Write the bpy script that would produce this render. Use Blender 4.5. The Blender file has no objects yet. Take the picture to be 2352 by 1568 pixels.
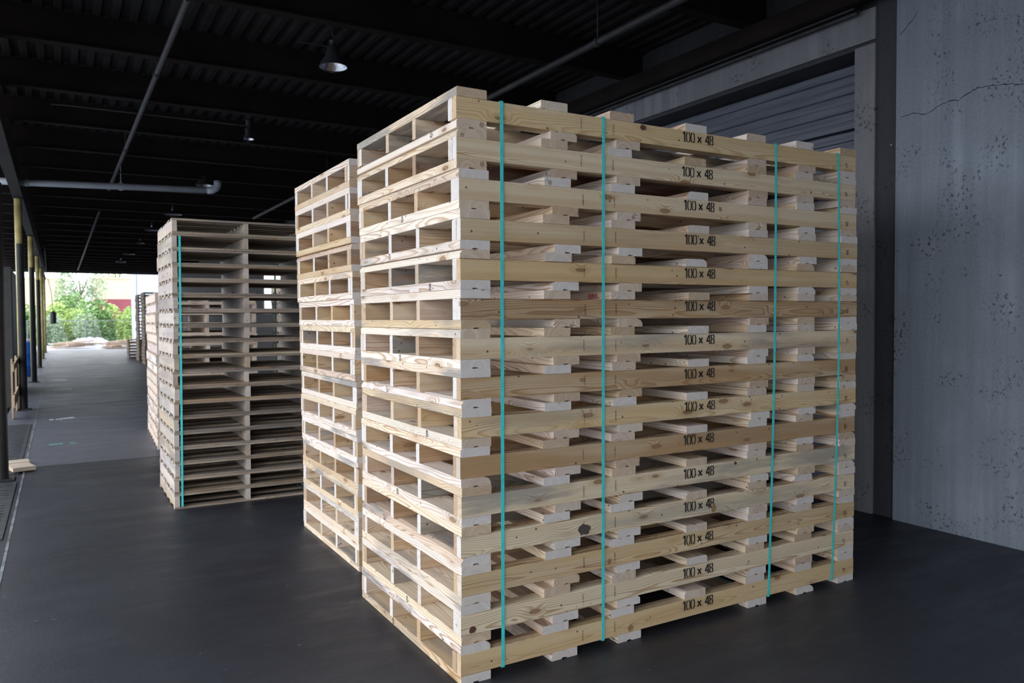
import bpy, bmesh, math, random
from mathutils import Vector, Matrix
IN = 0.0254
scn = bpy.context.scene
col = scn.collection

# ---------------------------------------------------------------- camera
CAM = Vector((-1.4299, -2.8748, 1.5320))
YAW, PITCH, ROLL, FPX = 0.527704, -0.030662, -0.006116, 1787.19
def cam_axes():
    f = Vector((math.sin(YAW)*math.cos(PITCH), math.cos(YAW)*math.cos(PITCH), math.sin(PITCH)))
    rt = Vector((math.cos(YAW), -math.sin(YAW), 0)); up = rt.cross(f)
    c, s = math.cos(ROLL), math.sin(ROLL)
    return c*rt + s*up, -s*rt + c*up, f
RT, UP, FW = cam_axes()
def at(px, py, ax, v):
    """point of the photograph (2352x1568) taken onto the world plane axis=ax, value=v"""
    d = RT*((px-1176)/FPX) - UP*((py-784)/FPX) + FW
    return CAM + d*((v-CAM[ax])/d[ax])
cd = bpy.data.cameras.new('camera'); cam = bpy.data.objects.new('camera', cd); col.objects.link(cam)
cam.matrix_world = Matrix((( RT.x, UP.x, -FW.x, CAM.x), (RT.y, UP.y, -FW.y, CAM.y), (RT.z, UP.z, -FW.z, CAM.z), (0,0,0,1)))
cd.sensor_width = 36; cd.lens = FPX/2352*36; cd.clip_start = .05; cd.clip_end = 600
cd.dof.use_dof = True; cd.dof.focus_distance = 3.7; cd.dof.aperture_fstop = 4.0
scn.camera = cam

# ---------------------------------------------------------------- daylight (overcast sky) and exposure
w = bpy.data.worlds.new('overcast_sky'); scn.world = w; w.use_nodes = True
wn, wl = w.node_tree.nodes, w.node_tree.links
bg = wn['Background']
tcw = wn.new('ShaderNodeTexCoord'); sepw = wn.new('ShaderNodeSeparateXYZ'); rw = wn.new('ShaderNodeValToRGB')
wl.new(tcw.outputs['Generated'], sepw.inputs[0]); wl.new(sepw.outputs['Z'], rw.inputs[0]); wl.new(rw.outputs[0], bg.inputs[0])
rw.color_ramp.elements[0].position = 0.0; rw.color_ramp.elements[0].color = (.93,.96,1,1)
rw.color_ramp.elements[1].position = .7; rw.color_ramp.elements[1].color = (.87,.93,1,1)
bg.inputs[1].default_value = 3.9
scn.view_settings.view_transform = 'Standard'; scn.view_settings.look = 'None'
scn.view_settings.gamma = 1; scn.view_settings.use_curve_mapping = False
scn.view_settings.exposure = 0.0
if hasattr(scn, 'cycles'):
    scn.cycles.max_bounces = 7; scn.cycles.diffuse_bounces = 5; scn.cycles.glossy_bounces = 3
    scn.cycles.transparent_max_bounces = 4

# ---------------------------------------------------------------- materials
def newmat(name):
    m = bpy.data.materials.new(name); m.use_nodes = True
    return m, m.node_tree.nodes, m.node_tree.links, m.node_tree.nodes['Principled BSDF']
class G:
    def __init__(s, nt): s.n = nt.nodes; s.l = nt.links
    def new(s, t, **k):
        o = s.n.new(t)
        for a, b in k.items(): setattr(o, a, b)
        return o
    def put(s, sock, v):
        if hasattr(v, 'is_output'): s.l.new(v, sock)
        elif v is not None: sock.default_value = v
    def m(s, op, a, b=None, c=None, clamp=False):
        o = s.new('ShaderNodeMath', operation=op, use_clamp=clamp)
        s.put(o.inputs[0], a)
        if b is not None: s.put(o.inputs[1], b)
        if c is not None: s.put(o.inputs[2], c)
        return o.outputs[0]
    def v(s, op, a, b=None, sc=None):
        o = s.new('ShaderNodeVectorMath', operation=op); s.put(o.inputs[0], a)
        if b is not None: s.put(o.inputs[1], b)
        if sc is not None: s.put(o.inputs['Scale'], sc)
        return o.outputs['Value' if op in ('LENGTH','DOT_PRODUCT','DISTANCE') else 'Vector']
    def noise(s, vec, scale=1, detail=2, rough=.5, out='Fac', d4=None):
        o = s.new('ShaderNodeTexNoise'); 
        if d4 is not None: o.noise_dimensions = '4D'; s.put(o.inputs['W'], d4)
        s.put(o.inputs['Vector'], vec); s.put(o.inputs['Scale'], scale); s.put(o.inputs['Detail'], detail); s.put(o.inputs['Roughness'], rough)
        return o.outputs[out]
    def sm(s, x, a, b, lo=0., hi=1.):
        o = s.new('ShaderNodeMapRange', interpolation_type='SMOOTHSTEP'); s.put(o.inputs[0], x)
        o.inputs[1].default_value = a; o.inputs[2].default_value = b; o.inputs[3].default_value = lo; o.inputs[4].default_value = hi
        return o.outputs[0]
    def mix(s, f, a, b, mode='MIX'):
        o = s.new('ShaderNodeMix', data_type='RGBA', blend_type=mode); s.put(o.inputs[0], f)
        s.put(o.inputs[6], a); s.put(o.inputs[7], b); return o.outputs[2]
    def xyz(s, x, y, z):
        o = s.new('ShaderNodeCombineXYZ'); s.put(o.inputs[0], x); s.put(o.inputs[1], y); s.put(o.inputs[2], z); return o.outputs[0]
    def sep(s, v):
        o = s.new('ShaderNodeSeparateXYZ'); s.put(o.inputs[0], v); return o.outputs

def wood_mat(name, contrast=1., ringf=185., endwhite=1., bump=True):
    """solid sawn pine: growth rings about a wandering pith line, knots, blue stain; each board's hue is its object colour"""
    m, n, l, bs = newmat(name); g = G(m.node_tree)
    P = g.new('ShaderNodeTexCoord').outputs['Object']
    oi = g.new('ShaderNodeObjectInfo'); r = oi.outputs['Random']
    wnz = g.new('ShaderNodeTexWhiteNoise', noise_dimensions='1D'); l.new(r, wnz.inputs['W'])
    rv = g.sep(wnz.outputs['Color'])
    x, y, z = g.sep(P)[0:3]
    w4 = g.m('MULTIPLY', r, 91.)
    wob = g.new('ShaderNodeTexNoise'); wob.noise_dimensions = '4D'; g.put(wob.inputs['W'], w4); g.put(wob.inputs['Vector'], g.v('MULTIPLY', P, (1.3,1.6,1.6)))
    wob.inputs['Scale'].default_value = 1.0; wob.inputs['Detail'].default_value = 1.2
    wc = g.sep(wob.outputs['Color'])
    # knots
    kv = g.new('ShaderNodeTexVoronoi', feature='F1')
    g.put(kv.inputs['Vector'], g.v('ADD', g.v('MULTIPLY', P, (3.8,11.,11.)), g.xyz(w4, g.m('MULTIPLY', r, 37.), g.m('MULTIPLY', r, 53.)))); kv.inputs['Scale'].default_value = 1.0
    kd = kv.outputs['Distance']; kc = g.sep(kv.outputs['Color'])[0]
    has = g.m('GREATER_THAN', kc, .25)
    pull = g.m('MULTIPLY', g.sm(kd, 0., .46, .024, 0.), has)
    yy = g.m('ADD', g.m('SUBTRACT', y, g.m('MULTIPLY', g.m('SUBTRACT', rv[0], .5), .08)), g.m('MULTIPLY', g.m('SUBTRACT', wc[0], .5), .075))
    zz = g.m('ADD', g.m('ADD', z, g.m('MULTIPLY_ADD', rv[1], .055, .004)), g.m('MULTIPLY', g.m('SUBTRACT', wc[1], .5), .055))
    fine = g.noise(g.v('MULTIPLY', P, (4.,45.,45.)), 1., 3.)
    dist = g.m('SQRT', g.m('ADD', g.m('MULTIPLY', yy, yy), g.m('MULTIPLY', zz, zz)))
    dist = g.m('ADD', g.m('ADD', dist, pull), g.m('MULTIPLY', fine, .0035))
    ring = g.m('FRACT', g.m('MULTIPLY', dist, g.m('MULTIPLY_ADD', rv[2], .5*ringf, .72*ringf)))
    late = g.m('MULTIPLY', g.sm(ring, .38, .88), g.sm(ring, .92, 1., 1., 0.))
    ringvar = g.noise(g.xyz(g.m('MULTIPLY', dist, 60.), w4, 0.), 1., 1.)
    late = g.m('MULTIPLY', late, g.sm(ringvar, .3, .65, .35, 1.))
    base = oi.outputs['Color']
    dark = g.mix(1., base, (.52,.34,.19,1), 'MULTIPLY')
    pale = g.noise(g.v('MULTIPLY', P, (1.6,14.,14.)), 1., 2., d4=w4)
    base2 = g.mix(g.sm(pale, .40, .72, 0., .40), base, (.80,.72,.56,1))
    c = g.mix(g.m('MULTIPLY', late, g.m('MULTIPLY_ADD', rv[0], .45*contrast, .55*contrast)), base2, dark)
    # heartwood flush near the pith
    c = g.mix(g.m('MULTIPLY', g.sm(dist, .012, .05, .45, 0.), g.sm(rv[2], .3, .8)), c, (.50,.31,.15,1))
    # knots
    kn = g.m('MULTIPLY', g.sm(kd, .10, .15, 1., 0.), has)
    c = g.mix(g.m('MULTIPLY', kn, .85), c, g.mix(g.sm(kd, .05,.13), (.24,.12,.065,1), (.07,.035,.025,1)))
    halo = g.m('MULTIPLY', g.sm(kd, .12, .34, .38, 0.), has)
    c = g.mix(halo, c, (.42,.25,.11,1))
    # blue-grey stain and dirt
    st = g.noise(g.v('MULTIPLY', P, (1.3,9.,9.)), 1., 4., .6, d4=g.m('ADD', w4, 7.))
    stm = g.m('MULTIPLY', g.sm(st, .47, .62), oi.outputs['Alpha'])
    c = g.mix(g.m('MULTIPLY', stm, .8), c, (.22,.22,.22,1))
    # nail heads
    nv = g.new('ShaderNodeTexVoronoi', feature='F1'); g.put(nv.inputs['Vector'], g.v('ADD', P, g.xyz(w4, w4, w4))); nv.inputs['Scale'].default_value = 15.
    c = g.mix(g.sm(nv.outputs['Distance'], .06, .095, .85, 0.), c, (.05,.04,.035,1))
    # sawn ends
    vt = g.new('ShaderNodeVectorTransform', vector_type='NORMAL', convert_from='WORLD', convert_to='OBJECT')
    l.new(g.new('ShaderNodeNewGeometry').outputs['True Normal'], vt.inputs[0])
    em = g.m('GREATER_THAN', g.m('ABSOLUTE', g.sep(vt.outputs[0])[0]), .8)
    ec = g.mix(g.m('MULTIPLY', late, g.sm(rv[0], .35, .6, 1., .55)), g.mix(g.sm(rv[0], .35, .6), g.mix(.5, base, (.60,.47,.34,1)), (.72,.685,.67,1)), (.26,.15,.08,1))
    ec = g.mix(g.m('MULTIPLY', kn, .6), ec, (.22,.12,.07,1))
    c = g.mix(g.m('MULTIPLY', em, endwhite), c, ec)
    l.new(c, bs.inputs['Base Color']); bs.inputs['Roughness'].default_value = .72
    bs.inputs['Specular IOR Level'].default_value = .25
    if bump:
        b = g.new('ShaderNodeBump'); b.inputs['Strength'].default_value = .35; b.inputs['Distance'].default_value = .002
        g.put(b.inputs['Height'], g.noise(g.v('MULTIPLY', P, (25.,180.,180.)), 1., 3.)); l.new(b.outputs[0], bs.inputs['Normal'])
    return m

def simple(name, c, rough=.6, metal=0., var=0., scale=8., spec=.5, stretch=(1,1,1), coord='Object'):
    m, n, l, bs = newmat(name); g = G(m.node_tree)
    bs.inputs['Roughness'].default_value = rough; bs.inputs['Metallic'].default_value = metal
    bs.inputs['Specular IOR Level'].default_value = spec
    if var:
        P = g.new('ShaderNodeTexCoord').outputs[coord]
        f = g.noise(g.v('MULTIPLY', P, stretch), scale, 5., .6)
        l.new(g.mix(g.sm(f, .3, .7), (*[k*(1-var) for k in c],1), (*[min(1,k*(1+var)) for k in c],1)), bs.inputs['Base Color'])
    else: bs.inputs['Base Color'].default_value = (*c,1)
    return m

def concrete(name, c, dark):
    m, n, l, bs = newmat(name); g = G(m.node_tree)
    P = g.new('ShaderNodeTexCoord').outputs['Object']
    st = g.noise(g.v('MULTIPLY', P, (9.,9.,.35)), 1., 4., .65)
    bl = g.noise(P, .9, 4., .6)
    cc = g.mix(g.sm(st, .30, .72), (*[k*.74 for k in c],1), (*[k*1.22 for k in c],1))
    cc = g.mix(g.sm(bl, .38, .62, .0, .7), cc, (*[k*.72 for k in c],1))
    fs = g.noise(P, 60., 3., .7)
    cc = g.mix(g.sm(fs, .35, .75, .0, .3), cc, (*[k*1.35 for k in c],1))
    # pitted dark clusters
    pt = g.noise(P, 38., 2., .6); cl = g.noise(P, 3.1, 3., .6)
    cc = g.mix(g.m('MULTIPLY', g.sm(pt, .55, .66), g.sm(cl, .50, .62, 0., .8)), cc, (*dark,1))
    l.new(cc, bs.inputs['Base Color']); bs.inputs['Roughness'].default_value = .85
    b = g.new('ShaderNodeBump'); b.inputs['Strength'].default_value = .5; b.inputs['Distance'].default_value = .004
    g.put(b.inputs['Height'], fs); l.new(b.outputs[0], bs.inputs['Normal'])
    return m

def floor_mat():
    m, n, l, bs = newmat('dark_worn_slab'); g = G(m.node_tree)
    P = g.new('ShaderNodeTexCoord').outputs['Object']
    a = g.noise(P, .55, 5., .6); b_ = g.noise(g.v('MULTIPLY', P, (.8,2.6,1.)), 1.3, 5., .7); f = g.noise(P, 90., 3., .7)
    c = g.mix(g.sm(a, .33, .68), (.010,.012,.020,1), (.027,.030,.044,1))
    c = g.mix(g.sm(b_, .5, .75, 0., .55), c, (.055,.057,.070,1))
    c = g.mix(g.sm(f, .3, .7, 0., .35), c, (.016,.017,.022,1))
    # slab poured beyond the first joint is paler, glossy sheen also put into its colour; dusty ground near the first column bay
    yy = g.sep(P)[1]
    c = g.mix(g.m('MULTIPLY', g.m('GREATER_THAN', yy, 6.64), .6), c, (.11,.115,.145,1))
    c = g.mix(g.m('MULTIPLY', g.sm(yy, 1.2, -1.2), g.sm(a, .3, .6, .25, .75)), c, (.047,.051,.066,1))
    sp = g.noise(P, 26., 2., .5)
    c = g.mix(g.sm(sp, .72, .76, 0., .5), c, (.2,.2,.22,1))
    l.new(c, bs.inputs['Base Color'])
    rr = g.sm(b_, .35, .7, .55, .38); l.new(rr, bs.inputs['Roughness']); bs.inputs['Specular IOR Level'].default_value = .5
    bp = g.new('ShaderNodeBump'); bp.inputs['Strength'].default_value = .35; bp.inputs['Distance'].default_value = .003
    g.put(bp.inputs['Height'], g.noise(P, 45., 4., .7)); l.new(bp.outputs[0], bs.inputs['Normal'])
    return m

M = {}
M['pine'] = wood_mat('sawn_pine')
M['weathered'] = wood_mat('weathered_pine', .5, 150., .45)
def knot_mat(name, c1, c2, rings):
    m, n, l, bs = newmat(name); g = G(m.node_tree); P = g.new('ShaderNodeTexCoord').outputs['Object']
    d = g.m('ADD', g.v('LENGTH', P), g.m('MULTIPLY', g.noise(P, 60., 3.), .012))
    f = g.m('FRACT', g.m('MULTIPLY', d, rings)); l.new(g.mix(g.sm(f, .2, .8), (*c1,1), (*c2,1)), bs.inputs['Base Color']); bs.inputs['Roughness'].default_value = .8; return m
M['knotred'] = knot_mat('dark_red_knot', (.16,.07,.045), (.05,.022,.018), 140.)
M['knotring'] = knot_mat('ringed_knot', (.42,.27,.14), (.22,.12,.06), 230.)
M['bark_scar'] = knot_mat('charred_bark_scar', (.13,.10,.085), (.035,.03,.03), 190.)
M['floor'] = floor_mat()
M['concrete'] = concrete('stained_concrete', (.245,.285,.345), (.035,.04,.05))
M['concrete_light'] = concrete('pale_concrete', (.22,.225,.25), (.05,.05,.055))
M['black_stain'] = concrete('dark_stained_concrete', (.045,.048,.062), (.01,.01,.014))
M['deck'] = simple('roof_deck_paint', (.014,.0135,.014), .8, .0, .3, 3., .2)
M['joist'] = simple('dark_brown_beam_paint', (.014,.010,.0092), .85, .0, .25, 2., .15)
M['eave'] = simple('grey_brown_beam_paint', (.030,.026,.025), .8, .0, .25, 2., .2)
M['pipe'] = simple('dull_painted_pipe', (.035,.033,.037), .6, .1, .3, 6.)
M['slat'] = simple('blue_grey_door_steel', (.105,.118,.155), .55, .2, .25, 4., stretch=(1,.3,6))
M['yellow'] = simple('yellow_column_paint', (.37,.31,.13), .45, .0, .25, 5.)
M['black'] = simple('black_paint', (.018,.018,.018), .5, .0, .3, 9.)
M['pvc'] = simple('grey_white_pvc', (.42,.46,.52), .35, .0, .1, 3.)
M['lampmetal'] = simple('spun_aluminium', (.75,.78,.85), .22, 1.)
M['lampdark'] = simple('dark_lamp_housing', (.045,.045,.05), .5, .2)
M['strap'] = simple('teal_polyester_strap', (.07,.66,.68), .38, 0., .1, 30.)
M['ink'] = simple('black_stencil_ink', (.018,.015,.015), .8, 0., .4, 60.)
M['redink'] = simple('red_stamp_ink', (.45,.03,.03), .8)
M['steel'] = simple('worn_steel_plate', (.07,.075,.085), .45, .6, .4, 10.)
M['edge'] = simple('scraped_steel_edge', (.16,.18,.20), .55, .3, .7, 7.)
M['white'] = simple('white_sheet_steel', (.50,.54,.62), .5, 0., .05, 2.)
M['cream'] = simple('cream_wall', (.60,.52,.36), .8, 0., .06, 1.)
M['maroon'] = simple('maroon_wall', (.25,.06,.08), .8, 0., .1, 1.)
M['blue'] = simple('blue_plastic', (.012,.10,.42), .4)
M['asphalt'] = simple('pale_yard_asphalt', (.30,.31,.33), .9, 0., .2, 1.2)
M['apron'] = simple('pale_concrete_apron', (.46,.46,.50), .85, 0., .15, .8)
M['trailer'] = simple('grey_blue_trailer_skin', (.32,.40,.54), .5, .1, .15, 3.)
M['bark'] = simple('bark', (.16,.12,.09), .9, 0., .3, 8.)
M['concrete_dark'] = concrete('near_black_concrete', (.028,.029,.034), (.01,.01,.012))  # near-black concrete for the upper bands, far wall and added walls
M['brownboard'] = simple('dull_brown_boards', (.15,.112,.082), .85, 0., .3, 3., stretch=(1,1,4))
M['wire'] = simple('galvanised_wire', (.16,.19,.20), .6, .2)
M['chalkwhite'] = simple('worn_white_floor_paint', (.62,.66,.68), .8, 0., .3, 30.)
M['chalkgreen'] = simple('worn_green_floor_paint', (.10,.30,.26), .8, 0., .4, 25.)
M['joint'] = simple('joint_filler', (.008,.008,.01), .8)
def leafmat(name, c1, c2):
    m, n, l, bs = newmat(name); g = G(m.node_tree)
    P = g.new('ShaderNodeTexCoord').outputs['Object']
    l.new(g.mix(g.sm(g.noise(P, 3.5, 3.), .35, .65), (*c1,1), (*c2,1)), bs.inputs['Base Color'])
    bs.inputs['Roughness'].default_value = .55
    bs.inputs['Transmission Weight'].default_value = 0
    return m
M['leaf'] = leafmat('fresh_green_leaves', (.26,.40,.10), (.50,.62,.22))
M['leafpale'] = leafmat('pale_grey_green_leaves', (.24,.34,.20), (.42,.52,.34))
M['leafdark'] = leafmat('deep_green_leaves', (.12,.24,.07), (.26,.40,.14))

# ---------------------------------------------------------------- helpers
def tag(o, label=None, cat=None, group=None, kind=None):
    if label: o['label'] = label
    if cat: o['category'] = cat
    if group: o['group'] = group
    if kind: o['kind'] = kind
    return o
def empty(name, loc=(0,0,0), rz=0.):
    o = bpy.data.objects.new(name, None); col.objects.link(o); o.location = loc; o.rotation_euler.z = rz
    o.empty_display_size = .1; return o
def obj(name, me, mat=None, parent=None, loc=None, rot=None, color=None, smooth=False):
    o = bpy.data.objects.new(name, me); col.objects.link(o)
    if mat is not None and len(me.materials) == 0: me.materials.append(mat)
    if parent is not None: o.parent = parent
    if loc is not None: o.location = loc
    if rot is not None: o.rotation_euler = rot
    if color is not None: o.color = color
    if smooth:
        for p in me.polygons: p.use_smooth = True
    return o
class MB:
    def __init__(s): s.v = []; s.f = []
    def add(s, v, f):
        b = len(s.v); s.v += [tuple(p) for p in v]; s.f += [tuple(b+i for i in q) for q in f]
    def box(s, x0, y0, z0, x1, y1, z1):
        s.add([(x0,y0,z0),(x1,y0,z0),(x1,y1,z0),(x0,y1,z0),(x0,y0,z1),(x1,y0,z1),(x1,y1,z1),(x0,y1,z1)],
              [(0,3,2,1),(4,5,6,7),(0,1,5,4),(1,2,6,5),(2,3,7,6),(3,0,4,7)])
    def prism(s, prof, a, b, axis=0, stations=None):
        """closed profile (u,v) extruded along an axis; stations: (t, du, dv)"""
        st = stations or [(a,0,0),(b,0,0)]; n = len(prof); vs = []
        for t,du,dv in st:
            for u,v in prof:
                p = (t,u+du,v+dv) if axis == 0 else ((u+du,t,v+dv) if axis == 1 else (u+du,v+dv,t))
                vs.append(p)
        fs = []
        for k in range(len(st)-1):
            for i in range(n):
                j = (i+1) % n; fs.append((k*n+i, k*n+j, (k+1)*n+j, (k+1)*n+i))
        fs.append(tuple(reversed(range(n)))); fs.append(tuple((len(st)-1)*n+i for i in range(n)))
        s.add(vs, fs)
    def tube(s, pts, r, seg=12, radii=None):
        pts = [Vector(p) for p in pts]; rings = []; n = len(pts)
        prev = None
        for i,p in enumerate(pts):
            d = (pts[min(i+1,n-1)]-pts[max(i-1,0)]).normalized()
            if prev is None:
                a = Vector((0,0,1)) if abs(d.z) < .9 else Vector((1,0,0)); u = d.cross(a).normalized()
            else: u = (prev - d*prev.dot(d)).normalized()
            prev = u; v = d.cross(u); rr = radii[i] if radii else r
            rings.append([p + (u*math.cos(2*math.pi*k/seg)+v*math.sin(2*math.pi*k/seg))*rr for k in range(seg)])
        vs = [q for R in rings for q in R]; fs = []
        for i in range(n-1):
            for k in range(seg):
                k2 = (k+1)%seg; fs.append((i*seg+k, i*seg+k2, (i+1)*seg+k2, (i+1)*seg+k))
        fs.append(tuple(reversed(range(seg)))); fs.append(tuple((n-1)*seg+k for k in range(seg)))
        s.add(vs, fs)
    def lathe(s, prof, c=(0,0,0), seg=32):
        vs = []; n = len(prof)
        for k in range(seg):
            a = 2*math.pi*k/seg
            for r,z in prof: vs.append((c[0]+r*math.cos(a), c[1]+r*math.sin(a), c[2]+z))
        fs = []
        for k in range(seg):
            k2 = (k+1)%seg
            for i in range(n-1): fs.append((k*n+i, k2*n+i, k2*n+i+1, k*n+i+1))
        s.add(vs, fs)
    def mesh(s, name='m', fix=True):
        me = bpy.data.meshes.new(name); me.from_pydata(s.v, [], s.f); me.update()
        if fix:
            bm = bmesh.new(); bm.from_mesh(me); bmesh.ops.recalc_face_normals(bm, faces=bm.faces); bm.to_mesh(me); bm.free()
        return me
    def build(s, name, mat, parent=None, smooth=False, **k):
        return obj(name, s.mesh(name), mat, parent, smooth=smooth, **k)
def boxobj(name, mat, x0,y0,z0,x1,y1,z1, parent=None, kind=None):
    b = MB(); b.box(x0,y0,z0,x1,y1,z1); o = b.build(name, mat, parent)
    if kind: o['kind'] = kind
    return o

# ---------------------------------------------------------------- the setting
Y0, Y1 = -13.0, 43.6          # hall runs along +Y
ROOF, JB = 4.31, 4.02         # underside of deck, underside of joists
WX = 3.95                     # face of the concrete wall
EX = -1.76                    # edge of the slab against the dock plates

o = boxobj('floor', M['floor'], EX, Y0, -.25, 4.6, Y1, 0., kind='structure')
# dock-edge strip, plates between the columns
b = MB()
b.box(-2.18, Y0, -.25, EX-.012, 19., -.004); b.box(-2.75, 19., -.25, EX-.012, Y1, -.004)
o = b.build('trim_1', M['floor']); tag(o, kind='structure')
b = MB(); b.box(EX-.009, Y0, -.02, EX+.009, Y1, .003)
o = b.build('trim_2', M['edge']); tag(o, kind='structure')
# saw-cut joints across the slab
yj = 6.64
for k in range(0, 5):
    y = yj + k*6.85; b = MB(); b.box(EX+.02, y-.008, -.002, WX, y+.008, .0012)
    tag(b.build('floor_joint', M['joint']), kind='structure')

# concrete wall on the right, with the recessed bay of the big door
YC = .70
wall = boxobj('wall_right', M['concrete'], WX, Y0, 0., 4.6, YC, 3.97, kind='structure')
boxobj('wall_right_upper', M['concrete_dark'], WX, Y0, 3.97, 4.6, YC, ROOF, kind='structure')
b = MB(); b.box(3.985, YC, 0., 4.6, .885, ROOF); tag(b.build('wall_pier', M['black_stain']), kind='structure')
b = MB()
b.box(3.965, .885, 0., 4.6, 1.06, 3.60)
tag(b.build('door_jamb', M['concrete_light']), kind='structure')
b = MB(); b.box(3.965, .885, 3.63, 4.6, 12.5, 3.87); tag(b.build('door_lintel', M['concrete_light']), kind='structure')
b = MB(); b.box(4.0, .885, 3.60, 4.6, 12.5, 3.63); b.box(4.06, 1.06, 0., 4.14, 1.12, 3.60); tag(b.build('door_track', M['black_stain']), kind='structure')
boxobj('door_lintel_upper', M['concrete_dark'], 3.985, .885, 3.87, 4.6, 12.5, ROOF, kind='structure')
# sectional door: ridged horizontal panels
z = 0.0; k = 0
prof = []
DT = 3.595
def panel(z0, z1):
    p = [(4.30, z0+.004)]
    zz = z0+.004; i = 0
    while zz < z1-.012:
        h = min(.0735, z1-.006-zz)
        if i % 2 == 0: p += [(4.235, zz+.003), (4.235, zz+h-.006)]
        else: p += [(4.255, zz+.004), (4.255, zz+h-.004)]
        zz += h; i += 1
    p += [(4.30, z1-.004)]
    return p
droot = empty('door_1', (4.27, 3.6, 0)); droot['kind'] = 'structure'
zt = DT
while zt > .05:
    zb = max(0., zt-.535); b = MB()
    pr = [(u-4.27, v) for u,v in panel(zb, zt)]
    b.prism(pr, 1.0-3.6+.06, 9.0-3.6, axis=1)
    tag(b.build('door_panel', M['slat'], droot)); zt = zb
boxobj('wall_right_far', M['concrete_dark'], 3.96, 12.5, 0., 4.6, Y1, ROOF, kind='structure')
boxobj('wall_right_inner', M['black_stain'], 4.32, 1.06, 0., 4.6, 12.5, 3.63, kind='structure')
boxobj('light_block_wall_left', M['concrete_dark'], -2.3, Y0, 0., -2.1, -8.6, 3.64, kind='structure')  # unseen wall, added to cut daylight on the front of the stack
boxobj('light_block_wall_back', M['concrete_dark'], -2.1, Y0-.2, 0., 4.6, Y0, ROOF, kind='structure')  # dark wall behind the camera, added to reduce light on front faces
# bright window in the far part of the right wall
wr = empty('window_1', (3.95, 20., 0)); wr['kind'] = 'structure'
m_, n_, l_, b_s = newmat('daylit_frosted_pane'); b_s.inputs['Base Color'].default_value = (.8,.85,.9,1); b_s.inputs['Emission Color'].default_value = (.85,.92,1,1); b_s.inputs['Emission Strength'].default_value = 1.3
boxobj('window_pane', m_, -.012, -1.1, 1.75, .0, 1.1, 2.85, wr)
for bb in ((-.04,-1.18,1.67,0,1.18,1.75),(-.04,-1.18,2.85,0,1.18,2.93),(-.04,-1.18,1.75,0,-1.1,2.85),(-.04,1.1,1.75,0,1.18,2.85)): boxobj('window_frame', M['pipe'], *bb, wr)
# cracks in the wall
def ribbon_on_wall(pts, wdt, X, name, mat):
    P = [at(px,py,0,X) for px,py in pts]; b = MB(); rr = random.Random(4)
    Q = []
    for a_, c_ in zip(P, P[1:]):
        n = 5
        for i in range(n):
            t = i/n; q = a_.lerp(c_, t); q.z += rr.uniform(-.006,.006); Q.append(q)
    Q.append(P[-1])
    for q0,q1 in zip(Q,Q[1:]):
        h = Vector((0,0,wdt*rr.uniform(.4,1.)/2))
        x = Vector((-.0012,0,0))
        b.add([q0-h, q1-h, q1+h, q0+h, q0-h+x, q1-h+x, q1+h+x, q0+h+x], [(0,1,2,3),(4,7,6,5),(0,4,5,1),(3,2,6,7)])
    o = b.build(name, mat); tag(o, kind='structure'); return o
ribbon_on_wall([(2070,268),(2092,261),(2125,262),(2150,248),(2178,232),(2200,231),(2235,206),(2258,200),(2290,196),(2320,192),(2352,193),(2420,188)], .007, WX-.0005, 'wall_crack', M['joint'])
ribbon_on_wall([(2068,78),(2082,63),(2096,46),(2108,24)], .006, WX-.0005, 'wall_crack', M['joint'])
# bolt heads / anchor dots
for px,py in [(2296,297),(2048,333),(2298,632)]:
    p = at(px,py,0,WX if px > 2063 else 3.985); b = MB(); b.tube([(p.x,p.y,p.z),(p.x-.008,p.y,p.z)], .007, 10); tag(b.build('wall_bolt', M['edge']), kind='structure')

for px,py in [(2043,730),(2040,918)]:
    p = at(px,py,0,3.985); b = MB(); b.tube([(3.9845,p.y,p.z),(3.966,p.y,p.z)], .030, 14); b.tube([(3.966,p.y,p.z),(3.956,p.y,p.z)], .016, 6); tag(b.build('wall_bolt', M['black_stain']), kind='structure')
# ledger beams along the wall, above the door
b = MB(); b.box(3.74, YC-.0, 3.86, 3.80, 12.5, JB); b.box(3.80, YC, 3.93, 3.96, 12.5, 3.97); b.box(3.66, Y0, 3.985, 3.95, YC, JB)
tag(b.build('trim_3', M['joist']), kind='structure')
b = MB(); b.tube([(3.90, .99, 3.842),(3.90, 12.4, 3.842)], .016, 8); b.tube([(3.86, .99, 3.87),(3.86, 12.4, 3.87)], .012, 8)
tag(b.build('wall_conduit', M['pipe']), 'pair of thin dark conduits along the concrete lintel above the big door', 'conduit')

# eave beam on the columns, overhanging roof
b = MB()
def ibeam_y(b, xc, zb, zt, y0, y1, fw, tw=.012, tf=.018):
    b.box(xc-fw/2, y0, zb, xc+fw/2, y1, zb+tf); b.box(xc-fw/2, y0, zt-tf, xc+fw/2, y1, zt); b.box(xc-tw/2, y0, zb+tf, xc+tw/2, y1, zt-tf)
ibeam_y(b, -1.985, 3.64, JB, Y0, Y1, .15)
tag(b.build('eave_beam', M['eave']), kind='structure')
# joists
ky = -11
ys = []
y = 5.30
while y-1.67 > Y0: y -= 1.67
while y < Y1:
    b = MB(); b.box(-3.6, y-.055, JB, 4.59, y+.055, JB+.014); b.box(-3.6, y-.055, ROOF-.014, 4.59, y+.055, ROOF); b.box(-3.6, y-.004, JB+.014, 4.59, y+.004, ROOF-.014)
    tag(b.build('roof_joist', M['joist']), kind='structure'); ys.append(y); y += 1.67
b = MB(); b.box(-3.6, Y1-.02, 3.98, 4.6, Y1+.03, 4.5); tag(b.build('trim_4', M['eave']), kind='structure')
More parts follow.
